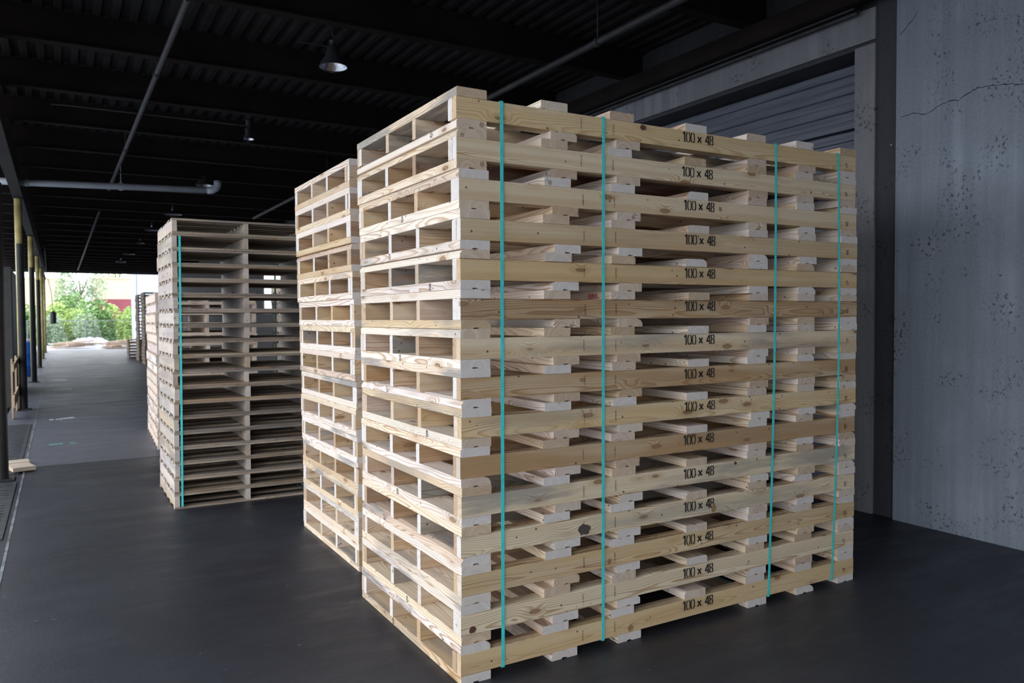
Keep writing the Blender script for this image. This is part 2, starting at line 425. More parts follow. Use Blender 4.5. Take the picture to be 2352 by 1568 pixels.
# corrugated deck, ribs along Y
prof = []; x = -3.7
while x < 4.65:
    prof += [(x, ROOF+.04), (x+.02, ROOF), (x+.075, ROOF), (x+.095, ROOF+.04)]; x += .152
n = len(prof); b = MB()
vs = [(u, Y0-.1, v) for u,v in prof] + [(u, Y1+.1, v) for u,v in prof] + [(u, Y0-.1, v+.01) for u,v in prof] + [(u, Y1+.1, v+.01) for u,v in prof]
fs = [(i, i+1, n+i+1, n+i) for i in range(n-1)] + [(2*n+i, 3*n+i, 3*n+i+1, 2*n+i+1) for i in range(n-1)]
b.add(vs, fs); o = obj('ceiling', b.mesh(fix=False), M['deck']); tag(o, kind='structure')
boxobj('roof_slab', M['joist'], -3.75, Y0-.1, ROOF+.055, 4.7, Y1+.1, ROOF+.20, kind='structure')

# ground outside
boxobj('ground', M['asphalt'], -80, -60, -1.4, 60, Y1, -1.25, kind='structure')
boxobj('apron', M['apron'], -80, Y1, -1.4, 60, 130, -.03, kind='structure')
boxobj('trim_5', M['concrete_light'], -2.6, Y0, -1.25, -2.4, Y1, -.26, kind='structure')

# ---------------------------------------------------------------- columns
CYS = [6.06 + 6.909*k for k in range(-2, 6)]
where = {6.06: 'nearest yellow dock column at the left edge of the photo'}
names = ['yellow round dock column behind the camera side', 'yellow round dock column level with the front stack',
         'nearest yellow dock column in view, at the left edge beside the wood scrap',
         'second yellow dock column in view, beside the leaning wooden barricade',
         'third yellow dock column in view, just right of the blue barrel',
         'fourth yellow dock column in view, past the blue barrel',
         'fifth yellow dock column in view, last but one before the daylight',
         'farthest yellow dock column, next to the open end with the greenery']
for k, y in enumerate(CYS):
    if k == 0: continue
    r = empty('dock_column', (-1.985 + (.04 if k == 2 else 0), y, 0)); tag(r, names[k], 'column', 'yellow columns along the dock edge')
    b = MB(); b.tube([(0,0,.0),(0,0,3.62)], .057, 20); b.build('shaft', M['yellow'], r, True)
    b = MB(); b.box(-.12,-.12,.0,.12,.12,.014); b.build('base_plate', M['black'], r)
    b = MB(); b.box(-.075,-.1,3.62,.075,.1,3.64); b.build('cap_plate', M['eave'], r)
    if y > 30: continue
    # dark impact guard around the hall side of the lower shaft
    seg = []
    for i in range(15):
        a = math.radians(-122 + i*14.5); seg.append((.073*math.cos(a), .073*math.sin(a)))
    for i in reversed(range(15)):
        a = math.radians(-122 + i*14.5); seg.append((.059*math.cos(a), .059*math.sin(a)))
    b = MB(); b.prism(seg, .014, 2.85, axis=2); b.build('impact_guard', M['black'], r)

# ---------------------------------------------------------------- pallets
RNG = random.Random(11)
def board_mesh(L, W, T, rng, wane=0., groove=False, bow=.002, cut=.0):
    """sawn board: long axis X, width Y, thickness Z, eased edges, optional wane and a planed groove under it"""
    c = .0018; w2, t2 = W/2, T/2
    lt = max(c, wane)
    top = [(w2, t2-c), (w2-c, t2), (-w2+lt, t2)]
    if wane: top += [(-w2+lt*.35, t2-lt*.28), (-w2, t2-lt*.75)]
    else: top += [(-w2, t2-c)]
    bot = [(-w2, -t2+c), (-w2+c, -t2)]
    if groove:
        gw, gd = .014, .0055
        bot += [(-gw, -t2), (-gw, -t2+gd), (gw*.4, -t2+gd), (gw, -t2+gd*.5), (gw, -t2)]
    bot += [(w2-c, -t2), (w2, -t2+c)]
    prof = top + bot
    n = 9 if L > 1.5 else 5; st = []
    a = rng.uniform(-bow, bow); a2 = rng.uniform(-bow, bow)
    for i in range(n):
        t = i/(n-1); x = (t-.5)*L; s = 4*t*(1-t)
        st.append((x, a*s + rng.uniform(-.0005,.0005), 0.))
    b = MB(); b.prism(prof, 0, 0, 0, st); return b.mesh('board')
LP, WP = 100*IN, 48*IN
ST_H, DK_T = 3.5*IN, 1.5*IN
PITCH_L = 6.5*IN
pool_st = [board_mesh(LP, 1.5*IN, ST_H, RNG, wane=.0 if i % 3 else .012, bow=.0025) for i in range(6)]
# for stringers the mesh's width is Y (1.5") and its height Z (3.5")
pool_tp = [board_mesh(WP, 5.5*IN, DK_T, RNG, wane=(0,0,.014,0,.026,0)[i], bow=.003) for i in range(6)]
pool_bt = [board_mesh(WP, 5.5*IN, DK_T, RNG, wane=(0,.016,0,0,.03,0)[i], groove=True, bow=.003) for i in range(6)]
for me in pool_st+pool_tp+pool_bt: me.materials.append(M['pine'])

PALE, GOLD, TAN, BROWN, GREY, PINK, WHITE = (.76,.65,.48), (.69,.52,.30), (.60,.47,.30), (.47,.315,.175), (.44,.40,.34), (.63,.51,.40), (.80,.735,.65)
def jit(c, rng, a=.07, st=None):
    k = 1 + rng.uniform(-a, a); s = st if st is not None else rng.choice([0,0,0,.15,.3,.6,1.])
    return (c[0]*k, c[1]*k*(.965+rng.uniform(-.02,.02)), c[2]*k*(1+rng.uniform(-.06,.06)), s)
TOPX = [0, 16.1, 30.6, 48.9, 65.6, 80.3, 94.5]
BOTX = [0, 18.0, 32.0, 66.0, 80.6, 94.5]

# stencilled figures: each a few separate strokes, height 1
STROKES = {
 '1': [[(.30,.0),(.30,1.)], [(.08,.80),(.26,.97)]],
 '0': [[(.25,.98),(.13,.86),(.09,.5),(.13,.14),(.25,.02)], [(.41,.98),(.53,.86),(.57,.5),(.53,.14),(.41,.02)]],
 'x': [[(.05,.12),(.50,.68)], [(.05,.68),(.50,.12)]],
 '4': [[(.46,.0),(.46,1.)], [(.34,.88),(.08,.36)], [(.06,.32),(.36,.32)]],
 '8': [[(.25,.98),(.13,.88),(.12,.68),(.24,.52),(.10,.34),(.11,.12),(.25,.02)], [(.39,.98),(.51,.88),(.52,.68),(.40,.52),(.54,.34),(.53,.12),(.39,.02)]]}
def stroke(b, pts, wd, y=0.):
    P = [Vector((p[0],0,p[1])) for p in pts]
    for i in range(len(P)-1):
        d = (P[i+1]-P[i]).normalized(); nn = Vector((-d.z,0,d.x))*wd/2
        a0 = P[i]-d*wd*.15; a1 = P[i+1]+d*wd*.15
        b.add([a0-nn, a1-nn, a1+nn, a0+nn], [(0,1,2,3)])
def stencil_mesh(rng):
    b = MB(); H = 1.85*IN; adv = {'1':.44,'0':.60,'x':.66,'4':.56,'8':.60,' ':.36}
    x = 0.
    for ch in '100 x 48':
        if ch != ' ':
            for s in STROKES[ch]:
                sub = [(x+px*H, pz*H) for px,pz in s]
                stroke(b, sub, (.165 if ch in '1x4' else .135)*H*rng.uniform(.85,1.05))
        x += adv[ch]*H
    sc = 8.1*IN/x
    b.v = [((vx-x/2)*sc, vy - .0004, vz-H/2) for vx,vy,vz in b.v]
    return b.mesh('stencil', fix=False)
sten = [stencil_mesh(RNG) for _ in range(3)]
def grade_mesh(rng, n, h):
    """tiny illegible mill mark read sideways: a column of short ticks"""
    b = MB()
    for i in range(n):
        z0 = i*h/n
        for (a0,a1,c0,c1) in [(0,.6,0,.25),(0,.25,.0,.7),(.45,1.,.45,.7)]:
            if rng.random() < .8: b.add([(a0*.007,-.0004,z0+c0*h/n),(a1*.007,-.0004,z0+c0*h/n),(a1*.007,-.0004,z0+c1*h/n),(a0*.007,-.0004,z0+c1*h/n)], [(0,1,2,3)])
    return b.mesh('grade', fix=False)
grades = [grade_mesh(RNG, 9, .05) for _ in range(3)]
def mark_x(rng):
    b = MB()
    for (a0,a1,c0,c1) in [(0,.004,0,.028),(.004,.016,.0,.004),(.012,.016,.008,.028),(.004,.010,.024,.028),(.020,.023,.004,.012)]:
        b.add([(0,-a0,c0),(0,-a1,c0),(0,-a1,c1),(0,-a0,c1)], [(0,3,2,1)])
    me = b.mesh('mark', fix=False); me.materials.append(M['ink']); return me
grades_x = [mark_x(RNG) for _ in range(2)]
grade_wide = [grade_mesh(RNG, 3, .028) for _ in range(2)]

ORD = ['topmost','second','third','fourth','fifth','sixth','seventh','eighth','ninth','tenth','eleventh','twelfth','thirteenth','fourteenth','fifteenth','sixteenth','seventeenth','eighteenth','nineteenth','twentieth']
def nth(k, n):
    if k == 0: return 'topmost'
    if k == n-1: return 'lowest'
    if k == n-2: return 'second lowest'
    return ORD[k] + ' from top'

def long_pallet(loc, rz, rng, label, group, front=None, stencil=True, inner={}):
    r = empty('long_pallet', loc, rz); tag(r, label, 'pallet', group)
    def B(pool, name, x, y, z, across, c):
        me = rng.choice(pool); rot = (0, 0, (math.pi/2 if across else 0) + (math.pi if rng.random() < .5 else 0))
        o = bpy.data.objects.new(name, me); col.objects.link(o); o.parent = r; o.location = (x*IN, y*IN, z*IN); o.rotation_euler = rot; o.color = c
        return o
    pal = [WHITE, WHITE, WHITE, WHITE, PALE, PALE, PINK, TAN]
    for x in BOTX: B(pool_bt, 'bottom_deck_board', x+2.75+rng.uniform(-.35,.35)*(0 if x in (0,94.5) else 1), 24+rng.uniform(-.12,.12), .75, True, jit(rng.choice(pal), rng))
    sts = [(.75, front), (2.25, None), (17.4, inner.get(17)), (30.6, inner.get(30)), (45.75, None), (47.25, None)]
    for y, c in sts:
        o = B(pool_st, 'stringer', 50+rng.uniform(-.1,.1), y, 3.25, False, c or jit(rng.choice([GOLD,TAN,PALE,PINK,BROWN,(.36,.24,.15)]), rng))
        if y == .75: fr = o
    for x in TOPX: B(pool_tp, 'top_deck_board', x+2.75+rng.uniform(-.3,.3)*(0 if x in (0,94.5) else 1), 24+rng.uniform(-.15,.1), 5.75, True, jit(rng.choice(pal), rng))
    if stencil:
        o = bpy.data.objects.new('size_stencil', rng.choice(sten)); col.objects.link(o); o.parent = r; o.location = ((52.05+rng.uniform(-.1,.1))*IN, -.0030, (3.75+rng.uniform(-.1,.1))*IN)
        if not sten[0].materials:
            for s in sten: s.materials.append(M['ink'])
            for s in grades+grade_wide: s.materials.append(M['ink'])
        for gx, ms in ((24.3, grades), (31.3, grades), (96.2, grade_wide)):
            o = bpy.data.objects.new('mill_mark', rng.choice(ms)); col.objects.link(o); o.parent = r; o.location = ((gx+rng.uniform(-.15,.15))*IN, -.0030, (2.25+rng.uniform(-.1,.2))*IN)
            if ms is grade_wide: o.scale = (3.2,1,1)
    return r

rows = [(GOLD,.1),(PALE,.1),(PALE,.0),(TAN,.3),(GOLD,.25),(BROWN,.2),(PALE,.7),(BROWN,.1),(GOLD,.5),(BROWN,.15),(PALE,.8),(PALE,.5),(GOLD,.2),(PALE,.1),(GOLD,.1)]
rows_word = ['golden','pale','pale clean','dull tan','golden','brown','pale grey-stained','orange-brown','golden grey-stained','brown','pale grey-stained','pale streaky','golden','pale','golden']
rg = random.Random(5)
RED, ASH = (.13,.055,.035,1.), (.27,.25,.22,1.)
KNOTS = [(0,1478,292,.020,.012,'knotred'), (5,1331,710,.026,.014,'knotring'), (7,1337,872,.014,.010,'knotring'), (11,1342,1220,.034,.026,'bark_scar'), (14,1447,1443,.017,.017,'knotring'), (2,1655,480,.012,.012,'knotring'), (10,1690,1015,.010,.009,'knotred'), (13,1085,1447,.018,.014,'knotred'), (12,1400,1290,.012,.014,'knotring'), (11,1640,1185,.016,.020,'knotring')]
INNER = {1: {17: RED}, 3: {30: (.36,.20,.11,.5)}, 4: {17: (.42,.38,.33,1.), 30: (.22,.15,.12,1.)}, 6: {30: ASH}, 8: {17: (.60,.40,.2,.2)}, 9: {30: (.40,.24,.13,.3)}, 10: {17: ASH}, 11: {17: (.36,.32,.27,1.)}, 14: {17: (.60,.42,.22,.2)}}
for k in range(15):            # k = 0 is the top pallet
    i = 14-k
    c, s = rows[k]; cc = (c[0], c[1], c[2], s)
    t = i/14
    lab = 'pallet stencilled 100 x 48 with %s front beam, %s of nearest stack' % (rows_word[k], nth(k,15))
    p = long_pallet((-.010+.010*math.sin(t*math.pi)*1.2 + rg.uniform(-.004,.004), rg.uniform(-.003,.003), i*PITCH_L), rg.uniform(-.001,.001), rg, lab, 'long pallets of the nearest strapped stack', cc, True, INNER.get(k, {}))
    for (kk, px, py, rx, rz_, mk) in KNOTS:
        if kk != k: continue
        q = at(px, py, 1, -.0038); rr = random.Random(px); n = 18; b = MB(); vs = [(0,0,0)]
        for a in range(n):
            t_ = 2*math.pi*a/n; e = rr.uniform(.8, 1.15); vs.append((rx*e*math.cos(t_), 0, rz_*e*math.sin(t_)))
        b.add(vs, [(0, 1+a, 1+(a+1)%n) for a in range(n)])
        o = obj('knot', b.mesh('knot', fix=False), M[mk], None); o.parent = p; o.location = (q.x-p.location.x, -.0038, min(max(q.z-p.location.z, 1.6*IN+rz_*1.15), 4.9*IN-rz_*1.15)); o['label'] = 'large knot'
    if k not in (1, 5, 9, 12):
        me = grades_x[k % 2]; o = bpy.data.objects.new('mill_mark', me); col.objects.link(o); o.parent = p
        o.location = (-.0035, (10 + (k*7) % 26)*IN, .25*IN)
    if k == 5:
        # red stamp on the side of one bottom board
        b = MB()
        for q in range(6):
            b.add([(0, -q*.013, 0), (0, -q*.013-.006, 0), (0,-q*.013-.009,.024), (0,-q*.013-.003,.026)], [(0,1,2,3)])
        me = b.mesh('rs', fix=False); o = obj('red_stamp', me, M['redink'], None)
        o.parent = p; o.location = (30.6*IN-.006, .18, 5.0*IN+.006)

# teal straps round the front stack
def strap(x_top, x_bot, label, y0, y1, z0, z1, wd=.0155, group='teal straps round the nearest stack', bulge=0.):
    pts = []
    n = 10
    for i in range(n+1):
        t = i/n; pts.append((x_bot+(x_top-x_bot)*t + bulge*math.sin(math.pi*t), y0, z0+(z1-z0)*t))
    for i in range(1, 5): pts.append((x_top, y0+(y1-y0)*i/4, z1))
    for i in range(1, n+1):
        t = 1-i/n; pts.append((x_bot+(x_top-x_bot)*t, y1, z0+(z1-z0)*t))
    for i in range(1, 4): pts.append((x_bot, y1+(y0-y1)*i/4, z0))
    m_ = len(pts); vs = []; fs = []
    cy, cz = (y0+y1)/2, (z0+z1)/2
    for (x,y,z) in pts:
        oy = -1 if y < y0+1e-6 else (1 if y > y1-1e-6 else 0); oz = 1 if z > z1-1e-6 else (-1 if z < z0+1e-6 else 0)
        th = .0012
        vs += [(x-wd/2,y,z),(x+wd/2,y,z),(x+wd/2,y+oy*th,z+oz*th),(x-wd/2,y+oy*th,z+oz*th)]
    for i in range(m_):
        j = (i+1) % m_
        for q in range(4): fs.append((i*4+q, i*4+(q+1)%4, j*4+(q+1)%4, j*4+q))
    b = MB(); b.add(vs, fs); o = b.build('pallet_strap', M['strap']); tag(o, label, 'strap', group); return o
HT = 15*PITCH_L
strap(7.75*IN, 7.35*IN, 'teal plastic strap nearest the front corner of the nearest stack', -.0085, WP+.008, 1.5*IN-.0015, HT-1.5*IN+.001)
strap(28.7*IN, 28.3*IN, 'teal plastic strap left of the stencilled figures on the nearest stack', -.0085, WP+.008, 1.5*IN-.0015, HT-1.5*IN+.001)
strap(73.2*IN, 71.5*IN, 'teal plastic strap right of the stencilled figures on the nearest stack', -.0085, WP+.008, 1.5*IN-.0015, HT-1.5*IN+.001, bulge=.6*IN)
strap(93.0*IN, 91.7*IN, 'teal plastic strap at the far right end of the nearest stack', -.0085, WP+.008, 1.5*IN-.0015, HT-1.5*IN+.001, bulge=1.2*IN)

# second stack of the same long pallets
rg = random.Random(21)
for k in range(15):
    i = 14-k; t = i/14
    lab = 'pale long pine pallet, %s of unstrapped stack behind the nearest one' % nth(k,15)
    p = long_pallet((.117-.042*t+rg.uniform(-.006,.006), 1.622-.027*t+rg.uniform(-.004,.004), i*PITCH_L), rg.uniform(-.0012,.0012), rg, lab, 'long pallets of the second stack', None, False)

# weathered shorter pallets: stringers run away from the camera
DT2 = .68*IN; PITCH_S = 2*DT2 + 3.5*IN
def short_pools(W, D, rng, mat):
    st = [board_mesh(D, .037, 3.5*IN, rng, bow=.002) for _ in range(3)]
    dk = [board_mesh(W, .092, DT2, rng, bow=.004, wane=(0,.008,0)[i]) for i in range(3)]
    for me in st+dk: me.materials.append(mat)
    return st, dk
def short_pallet(loc, rz, W, D, pools, rng, label, group, pal, ntop=8, nbot=5, spal=[(.42,.38,.34),(.37,.33,.29),(.48,.44,.40)]):
    r = empty('slatted_pallet', loc, rz); tag(r, label, 'pallet', group)
    st, dk = pools
    def P(me, name, p, rot, pal=pal):
        o = bpy.data.objects.new(name, me); col.objects.link(o); o.parent = r; o.location = p; o.rotation_euler = (0,0,rot + (math.pi if rng.random()<.5 else 0)); o.color = jit(rng.choice(pal), rng, .12); return o
    for x in (.0190, W/2, W-.019): P(rng.choice(st), 'stringer', (x, D/2, DT2+1.75*IN), math.pi/2, spal)
    for i in range(ntop): P(rng.choice(dk), 'top_deck_board', (W/2+rng.uniform(-.004,.004), .046+(D-.092)*i/(ntop-1)+ (rng.uniform(-.008,.008) if 0<i<ntop-1 else 0), 2*DT2+3.5*IN-DT2/2), 0)
    for i in range(nbot): P(rng.choice(dk), 'bottom_deck_board', (W/2+rng.uniform(-.004,.004), .046+(D-.092)*i/(nbot-1), DT2/2), 0)
    return r
rg = random.Random(33)
W3, D3 = 1.145, 1.06
pools3 = short_pools(W3, D3, rg, M['weathered'])
wpal = [(.24,.20,.16), (.27,.22,.175), (.20,.17,.14), (.32,.265,.205)]
for k in range(19):
    i = 18-k
    short_pallet((-.645+.018*i/18+rg.uniform(-.006,.006), 3.886+rg.uniform(-.006,.006), i*PITCH_S), rg.uniform(-.004,.004), W3, D3, pools3, rg,
        'grey weathered slatted pallet, %s of strapped stack left of long pallets' % nth(k,19), 'weathered pallets of the tall slatted stack', wpal)
strap(-.576, -.592, 'teal plastic strap down the left front of the weathered slatted stack', 3.872, 4.960, DT2+.004, 18*PITCH_S-DT2-.004, .016, 'teal straps round the weathered slatted stack')
strap(.43, .43, 'teal plastic strap seen between the boards at the right of the weathered slatted stack', 3.872, 4.960, DT2+.004, 18*PITCH_S-DT2-.004, .016, 'teal straps round the weathered slatted stack')

rg = random.Random(44)
W4, D4 = 1.14, 1.98
pools4 = short_pools(W4, D4, rg, M['weathered'])
ppal = [(.66,.56,.46), (.70,.60,.50), (.60,.50,.40)]
for k in range(15):
    i = 14-k
    short_pallet((-.44+rg.uniform(-.008,.008), 7.12+rg.uniform(-.008,.008), i*PITCH_S), -.036+rg.uniform(-.002,.002), W4, D4, pools4, rg,
        'pale slatted pallet, %s of stack just behind the weathered strapped one' % nth(k,15), 'pale slatted pallets behind the weathered stack', ppal, 14, 7, [(.74,.66,.58),(.70,.60,.52)])
rg = random.Random(45)
for k in range(16):
    i = 15-k
    short_pallet((.95+rg.uniform(-.008,.008), 6.3+rg.uniform(-.008,.008), i*PITCH_S), rg.uniform(-.003,.003), W3, D3, pools3, rg,
        'slatted pallet, %s of half-hidden stack glimpsed through the weathered one' % nth(k,16), 'half-hidden slatted pallets', wpal, 7, 4)

# distant tan stacks: whole pallets, few pixels each
def small_pallet_mesh(W, D):
    b = MB()
    for x in (.0, W/2-.02, W-.04): b.box(x, 0, DT2, x+.04, D, DT2+3.5*IN)
    for i in range(7): y = (D-.12)*i/6; b.box(0, y, DT2+3.5*IN, W, y+.12, PITCH_S)
    for i in range(4): y = (D-.12)*i/3; b.box(0, y, 0, W, y+.12, DT2)
    return b.mesh('small_pallet')
def far_stack(x, y, W, D, n, place, group, c):
    me = small_pallet_mesh(W, D); me.materials.append(M['brownboard']); rr = random.Random(int(y*10))
    for k in range(n):
        i = n-1-k
        o = obj('pallet', me, None, None, (x+rr.uniform(-.01,.01), y+rr.uniform(-.01,.01), i*PITCH_S), (0,0,rr.uniform(-.006,.006)), jit(c, rr, .08, .2))
        tag(o, 'brown pallet, %s of the %s' % (nth(k,n), place), 'pallet', group)
far_stack(1.10, 26.2, 1.2, 1.2, 20, 'nearer tan stack by the open far end', 'tan pallets nearer stack', (.27,.20,.14))
far_stack(1.14, 29.0, 1.2, 1.2, 20, 'farther tan stack by the open far end', 'tan pallets farther stack', (.25,.185,.13))
far_stack(.98, 31.6, 1.0, 1.0, 6, 'low stack beside the tan stacks', 'tan pallets low stack', (.42,.32,.21))

# ---------------------------------------------------------------- services under the roof
def pipe(name, a, c, r, mat, label, cat, drops=()):
    root = empty(name, a); tag(root, label, cat)
    a = Vector(a); c = Vector(c); b = MB(); b.tube([(0,0,0), tuple((c-a)/2), tuple(c-a)], r, 12); b.build('pipe_run', mat, root, True)
    for t in drops:
        p = (c-a)*t
        b = MB(); b.tube([(p.x,p.y,p.z+r*.9),(p.x,p.y,ROOF-.001-a.z)], .007, 6); b.build('hanger_rod', mat, root)
        b = MB(); b.tube([(p.x,p.y-.02,p.z),(p.x,p.y+.02,p.z)], r*1.35, 12); b.build('pipe_clamp', mat, root)
    return root
PZ = 3.90
pipe('sprinkler_pipe', (-.50, Y0+.5, PZ), (-.585, 13.05, PZ), .026, M['pipe'], 'long grey ceiling pipe running down the aisle, left of the lamps, nearer run', 'pipe', (.35,.62,.70,.85))
pipe('sprinkler_pipe', (-.60, 16.4, PZ), (-.58, 39.0, PZ), .026, M['pipe'], 'thin grey ceiling pipe down the aisle, farther run ending near the daylight', 'pipe', (.2,.8))
pipe('sprinkler_pipe', (2.70, Y0+.5, PZ), (2.58, 16., PZ), .030, M['pipe'], 'grey ceiling pipe above the nearest stack on the right of the lamps', 'pipe', (.42,.53,.8))
# white drain pipe with elbow
r = empty('drain_pipe', (-3.4, 12.1, 3.80)); tag(r, 'white horizontal plastic drain pipe under the roof ending in an elbow', 'pipe')
b = MB(); b.tube([(0,.30,0),(1.6,.15,0),(4.30,-.42,0)], .055, 16); b.build('pipe_run', M['pvc'], r, True)
b = MB(); b.tube([(4.28,-.415,0),(4.36,-.43,.006),(4.42,-.44,.04),(4.45,-.445,.10),(4.45,-.445,.17)], .064, 16); b.build('elbow', M['pvc'], r, True)
b = MB(); b.tube([(1.52,.158,0),(1.60,.15,0)], .062, 16); b.build('coupling', M['pvc'], r, True)
b = MB(); b.tube([(2.94,-.13,.05),(2.94,-.13,.508)], .008, 6); b.tube([(2.94,-.15,-.0),(2.94,-.11,0)], .066, 16); b.build('hanger', M['pvc'], r)
# thin conduits running across
b = MB(); b.tube([(-1.45, 7.50, 4.00),(-1.3,7.50,4.005),(.0,7.50,4.005),(.75,7.50,4.005)], .011, 8)
tag(b.build('ceiling_conduit', M['pipe']), 'thin conduit along a ceiling beam leading to the second lamp', 'conduit')
# hanging lamps
LAMPS = [(.887,4.461,.135,.27), (.815,7.92,.07,.20), (.883,12.024,.15,.27), (.886,16.468,.19,.12), (.80,20.111,.19,.12), (.844,24.15,.12,.12), (.865,28.771,.19,.12), (.87,33.2,.19,.12)]
LN = ['nearest hanging lamp with a bright bell reflector and bare wire guard', 'second hanging lamp, small and dark, right of the aisle pipe',
      'hanging lamp beside the elbow of the white drain pipe', 'flat hanging lamp just above the corner of the weathered slatted stack',
      'flat hanging lamp half hidden by the top left of the weathered slatted stack', 'small bright hanging lamp in the middle of the far row',
      'dim hanging lamp, last but one before the daylight', 'farthest dim hanging lamp near the open end']
for (x,y,rad,h), nm in zip(LAMPS, LN):
    r = empty('pendant_lamp', (x,y,3.93)); tag(r, nm, 'lamp', 'hanging lamps down the aisle')
    prof = [(.035,h*.72),(.05,h*.66),(rad*.55,h*.36),(rad*.88,h*.12),(rad,0.)]
    inn = [(rad-.004,.002),(rad*.86,h*.11),(rad*.52,h*.34),(.045,h*.62),(.0,h*.63)]
    b = MB(); b.lathe(prof, seg=36); b.build('lamp_shade', M['lampdark'], r, True)
    b = MB(); b.lathe(inn, seg=36); b.build('reflector', M['lampmetal'], r, True)
    b = MB(); b.tube([(0,0,h*.70),(0,0,h*.70+.05)], .028, 14); b.build('socket', M['lampmetal'], r)
    b = MB(); b.tube([(0,0,h*.70+.05),(0,0,.38-.13 if h>.13 else .2)], .035 if h>.15 else .02, 14); b.build('ballast_box', M['lampdark'], r)
    b = MB(); b.tube([(0,0,.2),(.012,0,.28),(-.008,0,.33),(.0,0,.379)], .006, 8); b.build('hook', M['lampdark'], r)
    b = MB()
    for i in range(4):
        a = math.pi*i/4
        b.tube([(rad*math.cos(a)*.98,rad*math.sin(a)*.98,-.001),(rad*.5*math.cos(a),rad*.5*math.sin(a),-.035),(0,0,-.05),(-rad*.5*math.cos(a),-rad*.5*math.sin(a),-.035),(-rad*math.cos(a)*.98,-rad*math.sin(a)*.98,-.001)], .0012, 5)
    b.build('wire_guard', M['lampdark'], r)
b = MB(); b.tube([(.55,4.47,4.115),(.70,4.465,4.122),(.853,4.461,4.118)], .006, 6); tag(b.build('lamp_cable', M['pipe']), 'short cable reaching the side of the nearest hanging lamp', 'cable')

# ---------------------------------------------------------------- things by the dock edge
# wooden barricade between the first two columns
base = at(38,945,2,0.)
r = empty('wooden_barricade', (-2.07, 11.6, 0)); tag(r, 'tan wooden barricade of boards standing at the dock edge beside the second column', 'barricade')
def plank(name, a, c, wd, th, colr, par, up=Vector((0,0,1))):
    a, c = Vector(a), Vector(c); L = (c-a).length; me = board_mesh(L, wd, th, RNG, bow=.001); me.materials.append(M['pine'])
    o = bpy.data.objects.new(name, me); col.objects.link(o)
    xa = (c-a).normalized(); za = Vector((1,0,0)) if abs(xa.x) < .7 else Vector((0,0,1)); ya = za.cross(xa).normalized(); za = xa.cross(ya)
    o.parent = par
    mt = Matrix((xa, ya, za)).transposed().to_4x4(); mt.translation = (a+c)/2; o.matrix_local = mt; o.color = colr; return o
oc = (.42,.30,.19,.2)
plank('upright_board', (0,1.25,0), (0,1.25,.93), .20, .025, oc, r)
plank('upright_board', (0,-.05,0), (0,-.05,.93), .12, .025, oc, r)
plank('rail_board', (.027,-.35,.80), (.027,1.35,.86), .10, .025, oc, r)
plank('rail_board', (.027,-.35,.28), (.027,1.35,.34), .17, .025, oc, r)
# two wood scraps on the slab edge
r = empty('wood_scrap', (-1.80, 6.50, .0115)); r.rotation_euler.z = .25; tag(r, 'short light offcut of wood lying on the dock edge by the nearest column', 'wood scrap', 'offcuts by the nearest column')
plank('block', (-.09,0,.022), (.11,0,.022), .30, .04, (.50,.42,.34,.2), r)
r = empty('wood_scrap', (-1.83, 6.86, .0115)); r.rotation_euler.z = .1; tag(r, 'second smaller offcut of wood just beyond the first by the nearest column', 'wood scrap', 'offcuts by the nearest column')
plank('block', (-.10,0,.018), (.10,0,.018), .20, .034, (.46,.39,.32,.2), r)
# ribbed steel dock plates
for y0_, y1_, nm in ((3.6, 5.85, 'ribbed steel dock plate on the near side of the nearest column'), (6.30, 10.6, 'ribbed steel dock plate between the first two columns')):
    b = MB(); b.box(-2.17, y0_, -.004, EX-.04, y1_, .006)
    yy = y0_+.06
    while yy < y1_-.04: b.box(-2.13, yy, .006, EX-.08, yy+.018, .011); yy += .11
    tag(b.build('dock_plate', M['steel']), nm, 'dock plate', 'dock plates along the edge')
# barrel
r = empty('plastic_barrel', (-2.185, 22.4, -.004)); tag(r, 'blue plastic barrel with a white lid between the second and third columns', 'barrel')
b = MB(); b.lathe([(0,0),(.20,0),(.22,.03),(.225,.28),(.235,.30),(.225,.32),(.225,.60),(.235,.62),(.225,.64),(.22,.9),(.2,.95),(0,.95)], seg=28); b.build('barrel_body', M['blue'], r, True)
b = MB(); b.lathe([(.202,.94),(.215,.95),(.215,1.01),(.19,1.03),(0,1.03)], seg=28); b.build('lid', M['white'], r, True)
# parked trailer
r = empty('box_trailer', (-2.24, 15.9, -1.25)); tag(r, 'grey-blue box trailer backed up to the dock between the first columns', 'trailer')
b = MB(); b.box(-9, 0, 1.05, -.02, 2.5, 3.85); b.build('trailer_body', M['trailer'], r)
b = MB(); b.box(-.02,.02,1.1,.02,1.23,3.8); b.build('rear_door', M['black'], r)
b = MB(); b.box(-.02,1.27,1.1,.02,2.48,3.8); b.build('rear_door', M['black'], r)
b = MB(); b.box(-.13,-.012,1.02,.0,-.001,3.87); b.build('rear_frame', M['black'], r)
b = MB(); b.box(-9,.5,.75,-.1,.65,1.05); b.box(-9,1.85,.75,-.1,2.0,1.05); b.build('chassis', M['black'], r)
for xx in (-1.2,-2.4):
    for yy in (.05,2.2):
        b = MB(); b.tube([(xx,yy,.5),(xx,yy+.25,.5)], .5, 28); b.build('wheel', M['black'], r, False)
# drop cord with dark control box
p = at(122,728,1,24.)
r = empty('pendant_control', (p.x, 24., p.z)); tag(r, 'dark control box hanging on a cord from the roof near the far columns', 'control box')
b = MB(); b.lathe([(0,-.20),(.06,-.20),(.08,-.17),(.08,.12),(.04,.17),(0,.17)], seg=8); b.build('control_box', M['black'], r)
b = MB(); b.tube([(0,0,.165),(-.03,0,.7),(-.14,0,1.3),(-.2,0,ROOF-p.z-.001)], .010, 6); b.build('cord', M['black'], r)

